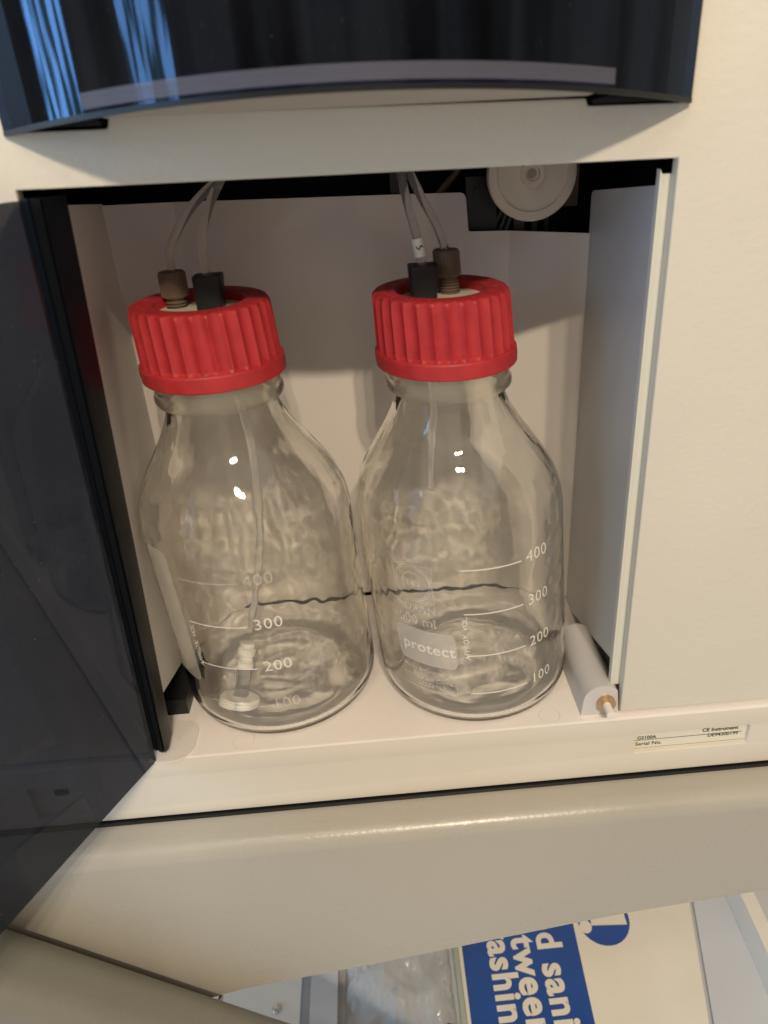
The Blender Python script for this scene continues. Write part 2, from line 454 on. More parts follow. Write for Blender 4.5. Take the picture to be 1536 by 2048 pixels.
prism(bm, [(-141.6, ZB), (-118, ZB), (-118, 210.6), (-141.6, 212.8)], lambda x, z: (x, rear(x), z), lambda x, z: (x, rear(x)+1.5, z))
bmesh.ops.remove_doubles(bm, verts=bm.verts, dist=.01)
rl = finish(bm, 'rear_liner', MAT['liner'], INS); caustic_receiver(rl)
# right liner, leaning bottom edge, rounded top rear corner
def side(bm, ys, xs0, xs1, t):
    def fn(dx):
        def f(y, z):
            k = (y-5)/(100-5); return (xs0+(xs1-xs0)*k+dx, y, z)
        return f
    prism(bm, ys, fn(0), fn(t))
bm = bmesh.new()
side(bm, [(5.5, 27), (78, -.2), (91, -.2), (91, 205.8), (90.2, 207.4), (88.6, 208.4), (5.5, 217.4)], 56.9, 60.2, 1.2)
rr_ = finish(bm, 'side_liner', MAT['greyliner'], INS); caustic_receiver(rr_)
bm = bmesh.new()
side(bm, [(4, 27), (78, .2), (88, .2), (88, 213.2), (4, 221)], -137.2, -141.2, -1.2)
rl2 = finish(bm, 'side_liner', MAT['liner'], INS); caustic_receiver(rl2)
# channel trim on the right of the opening
bm = bmesh.new(); prism(bm, [(55.9, 220.5), (60.0, 220.5), (61.2, 13.6), (57.2, 13.6)], lambda x, z: (x, 5.2, z), lambda x, z: (x, 7.2, z))
prism(bm, [(55.2, 222), (55.9, 220.5), (57.2, 13.6), (56.6, 13.6)], lambda x, z: (x, 4.2, z), lambda x, z: (x, 7.2, z))
finish(bm, 'door_channel', MAT['trim'], INS, bevel=.25, smooth=35)
# pin housing with brass bush and white latch pin
bm = bmesh.new()
sec = [(43.6, .0)]+[(52.6+8.2*math.cos(R(180-k*9)), 8.2+8.2*math.sin(R(180-k*9))) for k in range(0, 17)]+[(60.6, 0)]
prism(bm, sec, lambda x, z: (x, 1.6, z), lambda x, z: (x, 46, z))
hs = finish(bm, 'pin_housing', MAT['roller'], INS, smooth=40, bevel=.5); caustic_receiver(hs)
def ycyl(bm, x, z, y0, y1, r, seg=28, r2=None):
    r2 = r if r2 is None else r2
    a = [bm.verts.new((x+r*math.cos(2*math.pi*k/seg), y0, z+r*math.sin(2*math.pi*k/seg))) for k in range(seg)]
    b = [bm.verts.new((x+r2*math.cos(2*math.pi*k/seg), y1, z+r2*math.sin(2*math.pi*k/seg))) for k in range(seg)]
    bm.faces.new(a); bm.faces.new(b[::-1])
    for k in range(seg): bm.faces.new((a[k], b[k], b[(k+1) % seg], a[(k+1) % seg]))
bm = bmesh.new(); ycyl(bm, 54.3, 7.0, -.3, 6, 4.1)
finish(bm, 'brass_bush', MAT['brass'], hs, bevel=.5, smooth=35)
bm = bmesh.new(); ycyl(bm, 54.3, 7.0, -6.2, 4, 1.75)
finish(bm, 'latch_pin', MAT['white'], hs, bevel=.45, smooth=35)
# hinge pad at the left front corner
bm = bmesh.new()
prism(bm, rrect(-150, -126.4, -4, 19.5, 8, 6), lambda x, y: (x, y, .05), lambda x, y: (x, y, .55))
finish(bm, 'hinge_pad', MAT['shelf'], INS, bevel=.15, smooth=35)
bm = bmesh.new(); box(bm, -150, -133, 24, 58, .3, 9)
finish(bm, 'hinge_block', MAT['black'], INS, bevel=.5)
# faint moulded circles on the shelf
for cx_, cy_ in ((-105.5, 4.5), (30, 3.5)):
    bm = bmesh.new(); t = [(4.4, .02), (4.5, .10), (4.75, .10), (4.85, .02)]
    lathe(bm, t, 48, (cx_, cy_)); finish(bm, 'moulding_mark', MAT['shelf'], INS, smooth=60)

# machinery showing above the rear liner
bm = bmesh.new()
lathe(bm, [(0.1, 0), (3.0, 0), (3.1, 1.8), (5.0, 2.0), (5.3, .6), (14.9, .1), (15.2, 1.6), (18.6, 1.3), (19.0, .6), (19.0, -2.5), (17, -4.5), (5, -6), (.1, -6)], 72, (0, 0), close1=False)
for v in bm.verts: v.co = Vector((35.4+v.co.x, 96-v.co.z, 215.6+v.co.y))
disc = finish(bm, 'filter_disc', MAT['disc'], INS, smooth=35)
bm = bmesh.new(); ycyl(bm, 35.4, 215.6, 95.9, 97, 1.9)
finish(bm, 'disc_hole', MAT['hole'], disc)
bm = bmesh.new(); box(bm, 10, 24, 116, 120, 180, 214)
br = finish(bm, 'black_bracket', MAT['darkmetal'], INS, bevel=.6)
bm = bmesh.new(); ycyl(bm, 15, 207.5, 114.8, 116.5, 1.7); finish(bm, 'screw', MAT['darkmetal'], br, bevel=.2)
bm = bmesh.new(); box(bm, 50, 60, 112, 116, 200, 240)
finish(bm, 'beige_bracket', MAT['nut_brown'], INS)
for k, (x, ww) in enumerate(((28, 3), (34, 5), (43, 2.5), (49, 2))):
    bm = bmesh.new(); box(bm, x, x+ww, 125+k, 127+k, 175, 232)
    finish(bm, 'support_rod', principled('rod_grey', (.16, .17, .17), .3, metal=.6), INS, bevel=.4)
for k in range(3):
    bm = bmesh.new(); tube(bm, [(20+k*3, 120, 180), (24+k*3, 121, 192), (31+k*3, 122, 206), (40+k*3, 124, 225)], .9, 10, 6)
    finish(bm, 'inner_hose', principled('hose_green_grey', (.15, .18, .17), .3), INS, smooth=60)
bm = bmesh.new(); tube(bm, [(-12, 128, 195), (2, 126, 210), (14, 124, 224), (24, 122, 236)], 1.6, 10, 6)
finish(bm, 'inner_hose', MAT['nut_brown'], INS, smooth=60)
bm = bmesh.new(); box(bm, -24, -17, 112, 114, 198, 236); finish(bm, 'inner_clip', MAT['darkmetal'], INS, bevel=.5)

# ---------------------------------------------------------------- smoked door, swung open to the left
dirv = Vector((-.4327, -.9015, 0)); nrm = Vector((.9015, -.4327, 0))   # along the leaf / facing the niche
H0 = Vector((-140.2, -.4, 0))
def bow(s):     # the leaf bows away from the niche a little
    return -1.2*math.sin(math.pi*min(s/195, 1))
bm = bmesh.new(); N = 24; A = []
for i in range(N+1):
    s = 3+192*i/N; p0 = H0+dirv*s+nrm*bow(s); p1 = p0-nrm*3
    z0 = .3
    A.append([bm.verts.new((p.x+7.2*(z-5)/218*(1-s/260), p.y, z)) for p, z in ((p0, z0), (p0, 223), (p1, 223), (p1, z0))])
for i in range(N):
    for k in range(4): bm.faces.new((A[i][k], A[i+1][k], A[i+1][(k+1) % 4], A[i][(k+1) % 4]))
bm.faces.new(A[0]); bm.faces.new(A[-1][::-1])
door = finish(bm, 'smoked_door', MAT['smoke'], INS, smooth=30)
bm = bmesh.new(); n = 30; A = []
for i in range(n+1):
    k = i/n
    xl = -143.4+7.6*k; xc = -137.9+8.6*k; xr = -137.4+11.4*k; zt = 223.4
    z = lambda zz: zz+(zt-zz)*k
    # front face, shallow V groove, then the face turned towards the niche
    A.append([bm.verts.new(p) for p in ((xl, -.6, z(5.4)), (xl+2.4, -1.3, z(4.2)), (xl+2.8, -.8, z(4.2)), (xl+3.2, -1.5, z(4.0)), (xc-.5, -1.9, z(3.4)), (xc, -.9, z(3.8)), (xc+.3, -1.9, z(3.4)), (xc+1.0+.8*k, 1.2, z(2.6)), (xr+.3, 8.6, z(4.6)), (xr-.6, 9.6, z(5)), (xl, 9.6, z(6)))])
for i in range(n):
    m_ = len(A[0])
    for j in range(m_): bm.faces.new((A[i][j], A[i+1][j], A[i+1][(j+1) % m_], A[i][(j+1) % m_]))
bm.faces.new(A[0]); bm.faces.new(A[-1][::-1])
finish(bm, 'door_edge', MAT['smoke_edge'], door, smooth=30)

# ---------------------------------------------------------------- bottles
OUT = [(0.5, 3.2), (12, 3.0), (25, 2.0), (33, .6), (37, 0.05), (40.2, .7), (42.6, 2.9), (43.9, 6.5), (44.3, 11), (44.3, 30), (44.3, 60), (44.3, 88), (44.1, 95), (43.2, 101),
       (41.2, 107), (38.0, 113), (33.6, 120), (29, 127), (25.6, 133), (23.2, 138), (22.0, 141.5), (21.7, 143.2), (21.6, 146), (21.5, 149), (21.5, 152), (21.4, 158), (21.4, 176), (20.6, 177.4)]
def smooth_prof(P, n=3):
    out = []
    for i in range(len(P)-1):
        p0 = P[max(i-1, 0)]; p1 = P[i]; p2 = P[i+1]; p3 = P[min(i+2, len(P)-1)]
        d = abs(p2[0]-p1[0])+abs(p2[1]-p1[1])
        m = max(n, min(24, int(d/1.3)))
        for s in range(m):
            t = s/m
            def q(j):
                a, b, c, e = p0[j], p1[j], p2[j], p3[j]
                # monotone-ish blend keeps straight parts straight
                m1 = (c-a)*.5 if (b-a)*(c-b) > 0 else 0; m2 = (e-b)*.5 if (c-b)*(e-c) > 0 else 0
                lim = 1.5*abs(c-b); m1 = max(-lim, min(lim, m1)); m2 = max(-lim, min(lim, m2))
                return (2*t**3-3*t*t+1)*b+(t**3-2*t*t+t)*m1+(-2*t**3+3*t*t)*c+(t**3-t*t)*m2
            out.append((q(0), q(1)))
    out.append(P[-1]); return out
INN_LOW = [(0.5, 5.6), (14, 5.4), (26, 4.4), (33, 3.1), (37, 2.6), (39.8, 3.9), (41.4, 6.4), (42.1, 9.5), (42.2, 14), (42.2, 30), (42.2, 60), (42.2, 88), (42.0, 94.5), (41.1, 100.5), (39.8, 104.5)]
INN_UP = [(39.8, 104.5), (39.0, 106.6), (36.0, 112.2), (31.6, 119.2), (27.1, 126), (23.7, 132), (21.4, 137), (20.3, 141.5), (20.2, 146), (20.0, 158), (20.0, 176), (19.2, 177.6), (20.6, 177.4)]
SEG = 224
def wav(seed, amp):
    def fn(r, z, t):
        if r < 3: return r
        x, y = math.cos(t), math.sin(t)
        k = min(1, max(0, (z-6)/10))*min(1, max(0, (150-z)/10))
        v = Vector((x*3.1, y*3.1, z*.030+seed)); v2 = Vector((x*10, y*10, z*.17+seed*2))
        return r+k*amp*(noise.noise(v)*1.0+noise.noise(v2)*.36)
    return fn

def bottle(cx, cyy, lean, rot, label, seed, cap_rot, fittings, dirs):
    B = thing('glass_bottle', label, 'bottle', (cx, cyy, 0), 'reagent bottles with red screw caps')
    tl = math.tan(R(lean))
    def shear(bm):
        for v in bm.verts: v.co.x -= v.co.z*tl; v.co.x += cx; v.co.y += cyy; v.co.z += .05
    # glass wall
    bm = bmesh.new()
    wo, wi = wav(seed, .10), wav(seed+5, .20)
    o = lathe(bm, smooth_prof(OUT), SEG, fn=wo)
    bm.faces.new(o[0][::-1])
    up = lathe(bm, smooth_prof(INN_LOW+INN_UP[1:])[:-1], SEG, fn=wi)
    bm.faces.new(up[0])
    for k in range(SEG): bm.faces.new((up[-1][k], up[-1][(k+1) % SEG], o[-1][(k+1) % SEG], o[-1][k]))
    # orient: outer faces outward, inner faces towards the axis
    bm.normal_update()
    inner_v = {v for r_ in up for v in r_}
    for f in bm.faces:
        c = f.calc_center_median(); isin = all(v in inner_v for v in f.verts)
        nn = f.normal
        if isin and c.z < 7.2 and abs(nn.z) > .6: want = nn.z > 0
        elif not isin and rad_len(c) < 1 and c.z < 10: want = nn.z < 0
        else:
            ref = Vector((c.x, c.y, 0)).normalized()
            if not isin and c.z < 3.4 and abs(nn.z) > .5: want = nn.z < 0
            elif c.z > 177 and abs(nn.z) > .6: want = nn.z > 0
            elif False: want = True
            else: want = (nn.dot(ref) < 0) if isin else (nn.dot(ref) > 0)
        if not want: f.normal_flip()
    shear(bm)
    g = finish(bm, 'glass_body', MAT['glass'], B, smooth=180, recalc=False); caustic_caster(g)
    # pouring ring under the cap
    bm = bmesh.new(); lathe(bm, [(21.9, 143.9), (23.2, 144.1), (24.6, 144.6), (25.2, 145.6), (25.2, 147.0), (24.6, 148.2), (24.3, 150.0), (24.4, 152.5), (24.0, 154.6), (21.9, 154.8), (21.9, 143.9)], 96); shear(bm)
    finish(bm, 'pouring_ring', MAT['seal'], B, smooth=35)
    # fluted cap
    bm = bmesh.new(); NF = 30; seg = NF*14
    def flute(r, z, t):
        if r < 25.2 or z < 160.3: return r
        ph = ((t+cap_rot)*NF/(2*math.pi)) % 1.0
        d = 1.25*math.sin(math.pi*ph)**.8
        k = min(1, (z-160.3)/.9)
        # flutes run out in an arch under the rounded top edge
        k *= 1
        lim = r
        return lim-d*k
    prof = [(22.4, 153.8), (27.2, 153.9), (27.6, 154.3), (27.75, 157), (27.6, 159.6), (27.2, 160.2), (26.7, 160.35), (26.85, 161.4), (26.7, 166), (26.5, 172), (26.3, 177), (26.15, 179.4),
            (25.9, 180.6), (25.3, 181.5), (24.4, 181.9), (23, 182.0), (18.6, 182.0), (17.4, 181.8), (16.9, 181.2), (16.8, 178.4), (16.8, 176.8), (22, 176.6), (22.4, 153.8)]
    rings = []
    for r, z in prof:
        ring = []
        for k in range(seg):
            t = 2*math.pi*k/seg; rr = r
            if z > 160.3 and r > 22.5:
                fr = 26.9-(z-160)*.028
                ph = ((t+cap_rot)*NF/(2*math.pi)) % 1.0
                fl = fr-1.5*math.sin(math.pi*ph)**.75*min(1, max(0, (z-160.3)/1.0))
                rr = min(r, fl) if r > 24.9 else r
            ring.append(bm.verts.new((rr*math.cos(t), rr*math.sin(t), z)))
        rings.append(ring)
    for i in range(len(rings)-1):
        for k in range(seg): bm.faces.new((rings[i][k], rings[i][(k+1) % seg], rings[i+1][(k+1) % seg], rings[i+1][k]))
    # raised moulded marks round the top of the rim
    rng = random.Random(seed)
    for k in range(34):
        a = 2*math.pi*k/34+rng.random()*.05; 
        if rng.random() < .35: continue
        r0 = 19.8+rng.random()*.6; r1 = r0+1.6+rng.random()*.8; da = .02+.03*rng.random()
        pts = [(r0, a-da), (r1, a-da), (r1, a+da*.2), (r0+.7, a+da)]
        prism(bm, pts, lambda r_, a_: (r_*math.cos(a_), r_*math.sin(a_), 181.9), lambda r_, a_: (r_*math.cos(a_), r_*math.sin(a_), 182.22))
    shear(bm)
    cap = finish(bm, 'screw_cap', MAT['red'], B, smooth=24)
    bm = bmesh.new(); lathe(bm, [(.2, 178.2), (10, 178.2), (16.75, 178.2), (16.75, 177.4)], 64, close0=True); shear(bm)
    finish(bm, 'cap_insert', MAT['insert'], cap, smooth=35)
    # fittings
    for kind, fx, fy, z0, tx, ty in fittings:
        # small tilt follows the tube
        def tr(co): return Vector((fx+co.x+(co.z)*tx, fy+co.y+co.z*ty, z0+co.z))
        if kind == 'black':
            bm = bmesh.new(); sec = []
            for k in range(8):
                a = R(22.5+45*k); sec.append((5.6*math.cos(a), 5.6*math.sin(a)))
            sec = rrect(-5.3, 5.3, -5.0, 5.0, 1.7, 3)
            prism(bm, sec, lambda x, y: tr(Vector((x*.93, y*.93, .2))), lambda x, y: tr(Vector((x, y, 12.4))))
            finish(bm, 'tube_fitting', MAT['nut_black'], cap, bevel=.7, smooth=35)
        else:
            bm = bmesh.new(); seg = 96
            prof = [(3.3, 0)]
            for q in range(5): prof += [(4.1, .25+q*1.15), (4.1, .5+q*1.15), (3.3, .85+q*1.15)]
            prof += [(3.2, 6.2), (4.6, 6.8), (4.9, 7.5), (4.9, 15.6), (4.6, 16.3), (1.7, 16.4), (1.6, 15.4)]
            def kn(r, z, t): return r+(.22*(1 if (t*36/(2*math.pi)) % 1 < .55 else -1) if (r > 4.8) else 0)
            bm2 = bmesh.new(); lathe(bm2, prof, 216, fn=kn, close0=True, close1=True)
            for v in bm2.verts: v.co = tr(v.co)
            bm.free(); finish(bm2, 'tube_fitting', MAT['nut_brown'], cap, smooth=30)
    # enamel printing
    def wrap(th0, z0, rad=44.44):
        def fn(u, v):
            a = R(th0)+u/rad; z = z0+v
            return Vector((rad*math.sin(a)-z*tl+cx, -rad*math.cos(a)+cyy, z+.05))
        return fn
    def put(bm, s, th, z, size, bold=.0, rot=0, spacing=1.0, rad=44.44, italic=0):
        t = text_bm(s, size, bold, spacing, italic); F = wrap(th, z, rad)
        c, s_ = math.cos(R(rot)), math.sin(R(rot))
        merge(bm, t, lambda co: F(co.x*c-co.y*s_, co.x*s_+co.y*c))
    def bar(bm, th0, th1, z, h, rad=44.44):
        n = max(2, int((th1-th0)/2)); F = wrap(th0, z, rad)
        prev = None
        for k in range(n+1):
            u = R((th1-th0)*k/n)*rad; a = bm.verts.new(F(u, 0)); b = bm.verts.new(F(u, h))
            if prev: bm.faces.new((prev[0], a, b, prev[1]))
            prev = (a, b)
    for val, z in ((100, 20.2), (200, 40.7), (300, 62.0), (400, 83.0)):
        bm = bmesh.new(); bar(bm, rot-8, rot+25, z, .55)
        em_ = MAT['enamel'] if dirs == 'R' or val in (200, 300) else MAT['enamel_faint']
        vm = finish(bm, 'volume_line', em_, B)
        bm = bmesh.new(); put(bm, str(val), rot+28, z-1.4, 7.4, -.004, spacing=1.1)
        finish(bm, 'volume_number', em_, vm)
    bm = bmesh.new(); put(bm, 'APPROX. VOL.', rot-6.5, 39, 3.3, .004, rot=90, spacing=1.06)
    finish(bm, 'volume_caption', MAT['enamel'], B)
    if dirs == 'R':
        bm = bmesh.new()
        put(bm, 'DURAN', rot-46, 60.8, 4.6, .012, spacing=1.22)
        finish(bm, 'maker_lettering', MAT['enamel_thin'], B); bm = bmesh.new()
        put(bm, '500 ml', rot-46, 53.9, 6.4, .012, spacing=1.0)
        finish(bm, 'capacity_lettering', MAT['enamel_thin'], B); bm = bmesh.new()
        put(bm, 'Made in Germany', rot-47.5, 28.6, 3.2, .006, spacing=1.02)
        finish(bm, 'origin_lettering', MAT['enamel_thin'], B); bm = bmesh.new()
        put(bm, 'Retrace Code', rot-42, 24.0, 3.2, .006, spacing=1.04)
        put(bm, '10236960', rot-39, 20.4, 3.2, .006, spacing=1.04)
        finish(bm, 'code_lettering', MAT['enamel_thin'], B); bm = bmesh.new()
        F = wrap(rot-48, 18.6)
        for u0, u1, v0, v1 in ((0, 25.5, 0, .35), (0, .35, 0, 6.2), (25.2, 25.55, 0, 5.2), (0, 3, 6, 6.35), (22.6, 25.5, 5.0, 5.35)):
            nn = max(1, int((u1-u0)/2)); pv = None
            for k in range(nn+1):
                u = u0+(u1-u0)*k/nn; a = bm.verts.new(F(u, v0)); b = bm.verts.new(F(u, v1))
                if pv: bm.faces.new((pv[0], a, b, pv[1]))
                pv = (a, b)
        finish(bm, 'code_bracket', MAT['enamel_thin'], B); bm = bmesh.new()
        F = wrap(rot-46, 65.5)
        def arc(cxx, cz, r0, r1, a0=0, a1=360):
            n = 48; pv = None
            for k in range(n+1):
                t = R(a0+(a1-a0)*k/n); a = bm.verts.new(F(cxx+r0*math.cos(t), cz+r0*math.sin(t))); b = bm.verts.new(F(cxx+r1*math.cos(t), cz+r1*math.sin(t)))
                if pv: bm.faces.new((pv[0], a, b, pv[1]))
                pv = (a, b)
        arc(9, 9, 7.5, 7.8); arc(9, 9, 8.3, 8.6)
        for u0, u1, v0, v1 in ((0, 18, 0, .3), (0, 18, 17.7, 18), (0, .3, .3, 17.7), (17.7, 18, .3, 17.7)):
            n = 8; pv = None
            for k in range(n+1):
                u = u0+(u1-u0)*k/n; a = bm.verts.new(F(u, v0)); b = bm.verts.new(F(u, v1))
                if pv: bm.faces.new((pv[0], a, b, pv[1]))
                pv = (a, b)
        put(bm, 'FOH', rot-41, 73.2, 4.2, .01, spacing=1.1)
        arc(9, 10.5, 3.6, 4.0, 25, 200)
        finish(bm, 'maker_emblem', MAT['enamel_thin'], B)
        bm = bmesh.new(); F = wrap(rot-49, 33, 44.42)
        nu, nv = 30, 12; W_, H_, rr = 27.5, 18.5, 3.0; grid = []
        for i in range(nu+1):
            col = []; u = W_*i/nu
            d = max(0, rr-min(u, W_-u)); cut = rr-math.sqrt(max(0, rr*rr-d*d))
            for j in range(nv+1): col.append(bm.verts.new(F(u, cut+(H_-2*cut)*j/nv)))
            grid.append(col)
        for i in range(nu):
            for j in range(nv): bm.faces.new((grid[i][j], grid[i+1][j], grid[i+1][j+1], grid[i][j+1]))
        pf = finish(bm, 'print_field', MAT['enamel_field'], B)
        bm = bmesh.new(); put(bm, 'protect', rot-45.5, 39.8, 7.6, .02, spacing=1.05, rad=44.5)
        finish(bm, 'field_lettering', MAT['enamel'], pf)
    else:
        bm = bmesh.new(); F = wrap(-58, 28, 44.42); W_, H_, rr = 15, 86, 4; nu, nv = 20, 30; grid = []
        for i in range(nu+1):
            col = []; u = W_*i/nu; d = max(0, rr-min(u, W_-u)); cut = rr-math.sqrt(max(0, rr*rr-d*d))
            # the field is swallowed by the shoulder at its top
            for j in range(nv+1): col.append(bm.verts.new(F(u, cut+(min(H_, 66)-2*cut)*j/nv)))
            grid.append(col)
        for i in range(nu):
            for j in range(nv): bm.faces.new((grid[i][j], grid[i+1][j], grid[i+1][j+1], grid[i][j+1]))
        finish(bm, 'writing_field', MAT['enamel_faint'], B)
    return B
def rad_len(c): return math.hypot(c.x, c.y)

BL = bottle(-90.3, 46.9, 3.2, -26, 'clear glass bottle, fluted red cap, glass filter inside, left beside the smoked door', 1.3, .05,
       [('brown', -110.8, 54.5, 175.4, .04, -.1), ('black', -96.6, 49.0, 178.2, .06, -.12)], 'L')
BR = bottle(1.8, 43.5, 3.7, 0, 'clear glass bottle with grey "protect" print and fluted red cap, right in niche', 4.1, .12,
       [('black', -16.3, 44.0, 178.2, -.02, -.05), ('brown', -5.6, 50.8, 178.2, -.08, -.05)], 'R')

# ---------------------------------------------------------------- tubes
def hose(label, outside, inside, name='plastic_tube', r=1.6):
    T = thing(name, label, 'tube', outside[0], 'clear plastic tubes hanging into the niche')
    bm = bmesh.new(); tube(bm, outside, r, 16, 10); finish(bm, 'outer_run', MAT['tubing'], T, smooth=60)
    if inside:
        bm = bmesh.new(); tube(bm, inside, r*.95, 16, 8); finish(bm, 'inner_run', MAT['tubing_in'], T, smooth=60)
    return T
T1 = hose('clear tube curving up from the black fitting on the left bottle', [(-96.0, 47.6, 189.5), (-96.2, 47.5, 195), (-95.2, 47.5, 204), (-92.6, 49, 212), (-87.5, 52, 221), (-80, 60, 230), (-66, 85, 238)],
          [(-97.2, 48.6, 176), (-94, 50, 150), (-91.2, 50, 134), (-90.4, 50, 110), (-92, 46, 80), (-97, 40, 52), (-101.5, 34, 37)])
T2 = hose('clear tube arching up from the brown fitting on the left bottle', [(-110.0, 53.0, 190), (-108.6, 51, 199), (-104, 51, 207), (-96.5, 52, 215.5), (-85, 56, 224), (-74, 66, 231), (-60, 90, 238)], None)
T3 = hose('clear tube with a white number sleeve above the black fitting of right bottle', [(-16.6, 43.5, 189), (-17.2, 43.2, 196), (-19.2, 44, 205), (-21.4, 47, 215), (-22.4, 51, 224), (-22, 60, 232), (-18, 85, 240)],
          [(-16, 44, 176), (-14.6, 44, 150), (-14.0, 43.5, 137), (-15.6, 43, 110), (-16.3, 43, 97)])
T4 = hose('clear tube rising leftwards from the knurled brown fitting of right bottle', [(-7.0, 49.9, 193), (-7.6, 49.5, 196), (-10.6, 49, 204), (-14.8, 49.5, 212), (-19.2, 51.5, 221.5), (-23, 58, 230), (-28, 85, 240)], None)
# numbered sleeve on T3
bm = bmesh.new(); tube(bm, [(-17.05, 43.3, 193.6), (-17.4, 43.3, 196.5), (-18.1, 43.5, 200)], 2.15, 24, 6)
sl = finish(bm, 'number_sleeve', MAT['white'], T3, smooth=40)
bm = bmesh.new(); t = text_bm('6', 4.4, .02, 1)
def slv(co):   # digit turned a quarter and wrapped round the sleeve
    u = -(co.y-1.6); v = co.x-1.2; a = u/2.2+.1
    return (-17.5+2.2*math.sin(a)-(v)*.12, 43.35-2.2*math.cos(a), 196.9+v)
merge(bm, t, slv); finish(bm, 'sleeve_number', MAT['ink'], sl)
# glass filter frit at the end of the left tube
FX, FY = -103.5, 33.0
def ax(x, y, z): return (x, y, z)
F0 = Vector((-108.5, 20.5, 7.4)); F1 = Vector((-101.3, 34, 36.5)); FD = (F1-F0).normalized()
def frit_part(name, prof, mat, parent, seg=48):
    bm = bmesh.new(); lathe(bm, prof, seg, close0=True, close1=True)
    q = Vector((0, 0, 1)).rotation_difference(FD)
    for v in bm.verts: v.co = F0+q@v.co
    return finish(bm, name, mat, parent, smooth=35)
ff = frit_part('filter_frit', [(8.6, 0), (8.8, .6), (8.8, 3.0), (8.4, 3.6), (3.4, 4.2)], MAT['frit'], T1)
frit_part('filter_stem', [(3.4, 3.8), (3.0, 6), (3.0, 16.5), (2.8, 17)], MAT['fritglass'], ff)
frit_part('filter_connector', [(1.9, 9), (1.9, 13), (2.5, 13.5), (2.5, 16.5), (4.0, 17), (4.2, 19.5), (3.6, 20), (3.6, 22.5), (4.1, 23), (4.1, 25.5), (3.4, 26), (3.6, 27), (3.6, 28.5), (2, 28.8)], MAT['white'], ff)

# ---------------------------------------------------------------- stand below
ST = thing('instrument_stand', 'beige powder coated stand with curved rail and leg carrying the instrument', 'stand', (-40, 60, -302))
bm = bmesh.new()
prof = [(140, -38.2), (-10.6, -38.2)]+[(-10.6-8.4*math.sin(R(a)), -38.2-8.4*(1-math.cos(R(a)))) for a in range(10, 91, 10)]
yf = -19.0
# the face runs down to a slanting lower edge
def low_z(x):
    pts = [(-420, -230), (-123.8, -144.8), (-53.2, -134.5), (41.7, -118.5), (69.5, -114.2), (138.8, -106.9), (320, -88)]
    for (a, za), (b, zb) in zip(pts, pts[1:]):
        if x <= b: return za+(zb-za)*(x-a)/(b-a)
    return pts[-1][1]
xs = [-420+i*(740/60) for i in range(61)]; A = []
for x in xs:
    zl = low_z(x); sec = prof+[(yf, zl+1), (yf+.6, zl), (yf+4, zl), (yf+4, -60), (140, -60)]
    A.append([bm.verts.new((x, y, z)) for y, z in sec])
n = len(A[0])
for i in range(60):
    for k in range(n): bm.faces.new((A[i][k], A[i+1][k], A[i+1][(k+1) % n], A[i][(k+1) % n]))
bm.faces.new(A[0]); bm.faces.new(A[-1][::-1])
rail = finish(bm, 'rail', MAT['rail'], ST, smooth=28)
# black strip standing in for the shaded gap between plinth and rail
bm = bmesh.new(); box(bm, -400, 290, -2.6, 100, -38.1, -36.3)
finish(bm, 'gap_shade_strip', MAT['black'], ST)
# leg: thick rounded bar running down to the right
P0 = Vector((-213, -22.2, -66.5)); P1 = Vector((-111, -22.2, -155)); D = (P1-P0).normalized(); U = Vector((-D.z, 0, D.x)); U = U if U.z > 0 else -U
bm = bmesh.new()
sec = []
for cx_, cz_, a in ((-1.5, -9, 0), (-18, -9, 90), (-18, -62, 180), (-1.5, -62, 270)):
    pass
sec = rrect(-34, 0, -64, 0, 13, 8)      # (depth towards viewer, along U)
def legpt(s): return lambda d, u: tuple(P0+D*s+U*u+Vector((0, d, 0)))
prism(bm, sec, legpt(-120), legpt(330))
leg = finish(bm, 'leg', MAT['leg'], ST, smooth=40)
bm = bmesh.new(); ycyl(bm, -136.6, -149.8, -21.6, -18, 1.3); finish(bm, 'screw', MAT['steel'], ST, bevel=.3, smooth=40)

# ---------------------------------------------------------------- things lying underneath
bm = bmesh.new()
poly = [(-5.5, 140), (-5.5, -60), (134, -60), (184, 140)]
prism(bm, poly, lambda x, y: (x, y, -301.9), lambda x, y: (x, y, -300))
CT = thing('printed_carton', 'cream and blue printed carton lying below the instrument', 'carton', (80, 60, -302))
bm.free(); bm = bmesh.new(); prism(bm, poly, lambda x, y: (x, y, -301.8), lambda x, y: (x, y, -300.2))
finish(bm, 'board', MAT['carton'], CT, bevel=.3)
bm = bmesh.new(); vs = [bm.verts.new(p) for p in ((-2.5, 138, -300.1), (-3.5, -58, -300.1), (74.5, -58, -300.1), (84.3, 138, -300.1))]; bm.faces.new(vs)
bf = finish(bm, 'blue_field', MAT['blue'], CT)
bm = bmesh.new()
def down(s, x, ytop, size, slant):
    t = text_bm(s, size, .034, 1.10)
    merge(bm, t, lambda c: (x+c.y+(-c.x)*slant*-1*.0-c.x*slant, ytop-c.x, -299.95))
def width(s, size):
    t = text_bm(s, size, .034, 1.10); m = max(v.co.x for v in t.verts); t.free(); return m
SZ = 25
for s, shown, x, yref, ss in (('and sanitizing', 'and', 52.5, 75.5, 0), ('between', 'be', 34.0, 87.5, 0), ('washing', 'w', 16.3, 85.0, 0)):
    down(s, x, yref+width(shown, SZ), SZ, ss)
finish(bm, 'carton_lettering', MAT['carton'], bf)
bm = bmesh.new(); vs = [bm.verts.new((105+19.5*math.cos(R(a)), 94+21*math.sin(R(a)), -300.1)) for a in range(0, 360, 6)]; bm.faces.new(vs)
bd = finish(bm, 'blue_roundel', MAT['blue'], CT)
bm = bmesh.new()
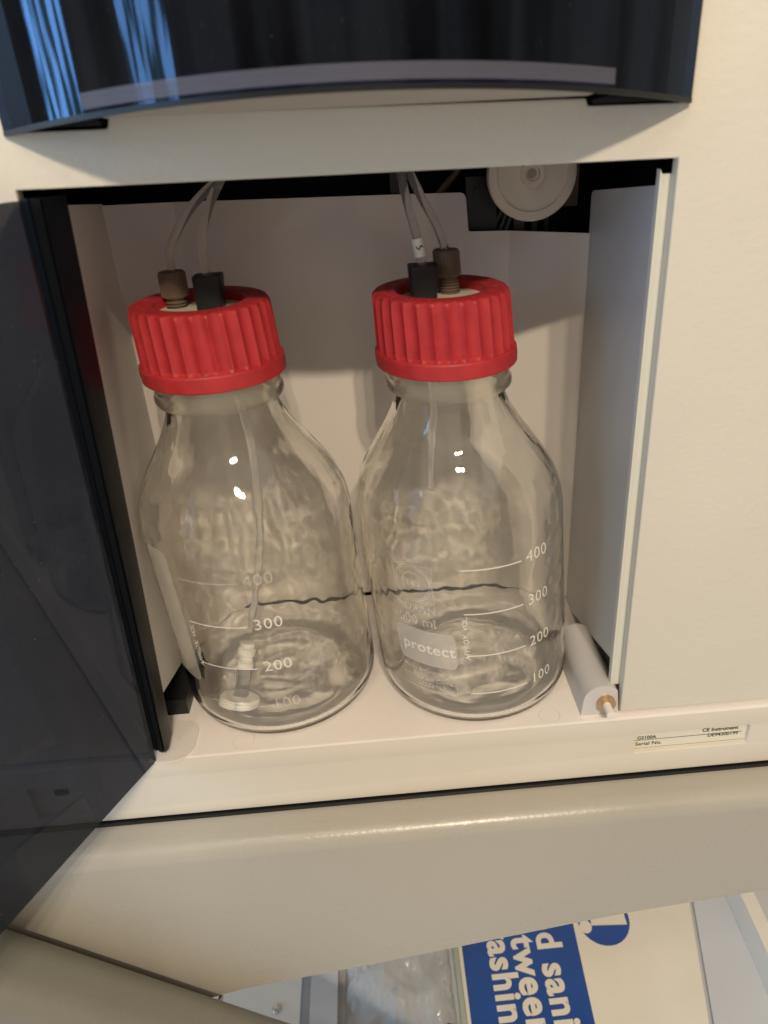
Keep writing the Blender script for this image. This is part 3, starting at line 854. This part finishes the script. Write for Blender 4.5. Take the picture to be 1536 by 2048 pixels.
vs = [bm.verts.new(p) for p in ((95, 89.0, -299.95), (121.5, 87.0, -299.95), (122, 108, -299.95), (98, 108, -299.95))]; bm.faces.new(vs)
vs = [bm.verts.new((90.5+4.5*math.cos(R(a)), 88.5+5*math.sin(R(a)), -299.95)) for a in range(0, 360, 12)]; bm.faces.new(vs)
finish(bm, 'roundel_mark', MAT['carton'], bd)

# clear bag left of the carton
bm = bmesh.new(); nx, ny = 46, 36; G = []
for i in range(nx+1):
    col = []
    for j in range(ny+1):
        u, v = i/nx, j/ny; x = -88+76*u; y = 25+95*v
        h = 26*(math.sin(math.pi*u)*math.sin(math.pi*v))**.6 if 0 < u < 1 and 0 < v < 1 else 0
        h += (noise.noise(Vector((x*.06, y*.06, 1)))*8+abs(noise.noise(Vector((x*.16, y*.16, 4))))*5)*(1 if h > 0 else 0)
        col.append(bm.verts.new((x, y, -301+max(0, h))))
    G.append(col)
for i in range(nx):
    for j in range(ny): bm.faces.new((G[i][j], G[i+1][j], G[i+1][j+1], G[i][j+1]))
bag = finish(bm, 'plastic_bag', MAT['bag'], None, smooth=180, origin=(-50, 72, -302)); tag(bag, 'crumpled clear plastic bag lying left of the blue carton', 'bag')
bm = bmesh.new(); tube(bm, [(-75, 10, -298), (-45, 20, -296), (-30, 27, -294), (-20, 29, -295), (-11, 27, -299)], 2.2, 10, 8)
cb = finish(bm, 'black_cable', MAT['black'], None, smooth=60, origin=(-30, 30, -302)); tag(cb, 'thin black cable running below the clear plastic bag', 'cable')
bm = bmesh.new(); box(bm, -9.5, -6.2, -60, 130, -301.8, -296)
gl = finish(bm, 'glass_strip', principled('pale_green_glass', (.55, .62, .55), .1, trans=.3), None, bevel=.6, origin=(-8, 30, -302)); tag(gl, 'pale translucent strip along the left edge of the blue carton', 'strip')
PN = thing('white_equipment_panel', 'white panel with one screw under the stand, lower left', 'panel', (-120, 60, -302))
bm = bmesh.new(); box(bm, -200, -118, -30, 130, -301.8, -296); finish(bm, 'cover', MAT['white'], PN, bevel=.8)
bm = bmesh.new(); lathe(bm, [(.2, -294.2), (2.2, -294.4), (3.2, -295.8)], 24, (-134, 51.5), close0=True); finish(bm, 'screw', MAT['steel'], PN, smooth=40)
bm = bmesh.new(); box(bm, -110.5, -92, -30, 130, -301.8, -290); sp = finish(bm, 'white_strut', MAT['tray'], None, bevel=1.5, origin=(-101, 50, -302)); tag(sp, 'pale strut between the white panel and the plastic bag', 'strut')
# pale tray to the right of the carton
TR = thing('pale_storage_tray', 'pale grey plastic tray at right of the cream carton', 'tray', (220, 60, -302))
bm = bmesh.new()
prism(bm, [(187, 140), (137, -60), (330, -60), (330, 140)], lambda x, y: (x, y, -301.8), lambda x, y: (x, y, -299)); finish(bm, 'tray_base', MAT['tray'], TR)
bm = bmesh.new(); prism(bm, [(203, 118), (213, 118), (215, -40), (205, -40)], lambda x, y: (x+(118-y)*-.05, y, -298.9), lambda x, y: (x+(118-y)*-.05, y, -272)); finish(bm, 'tray_wall', MAT['white'], TR, bevel=1.5, smooth=40)
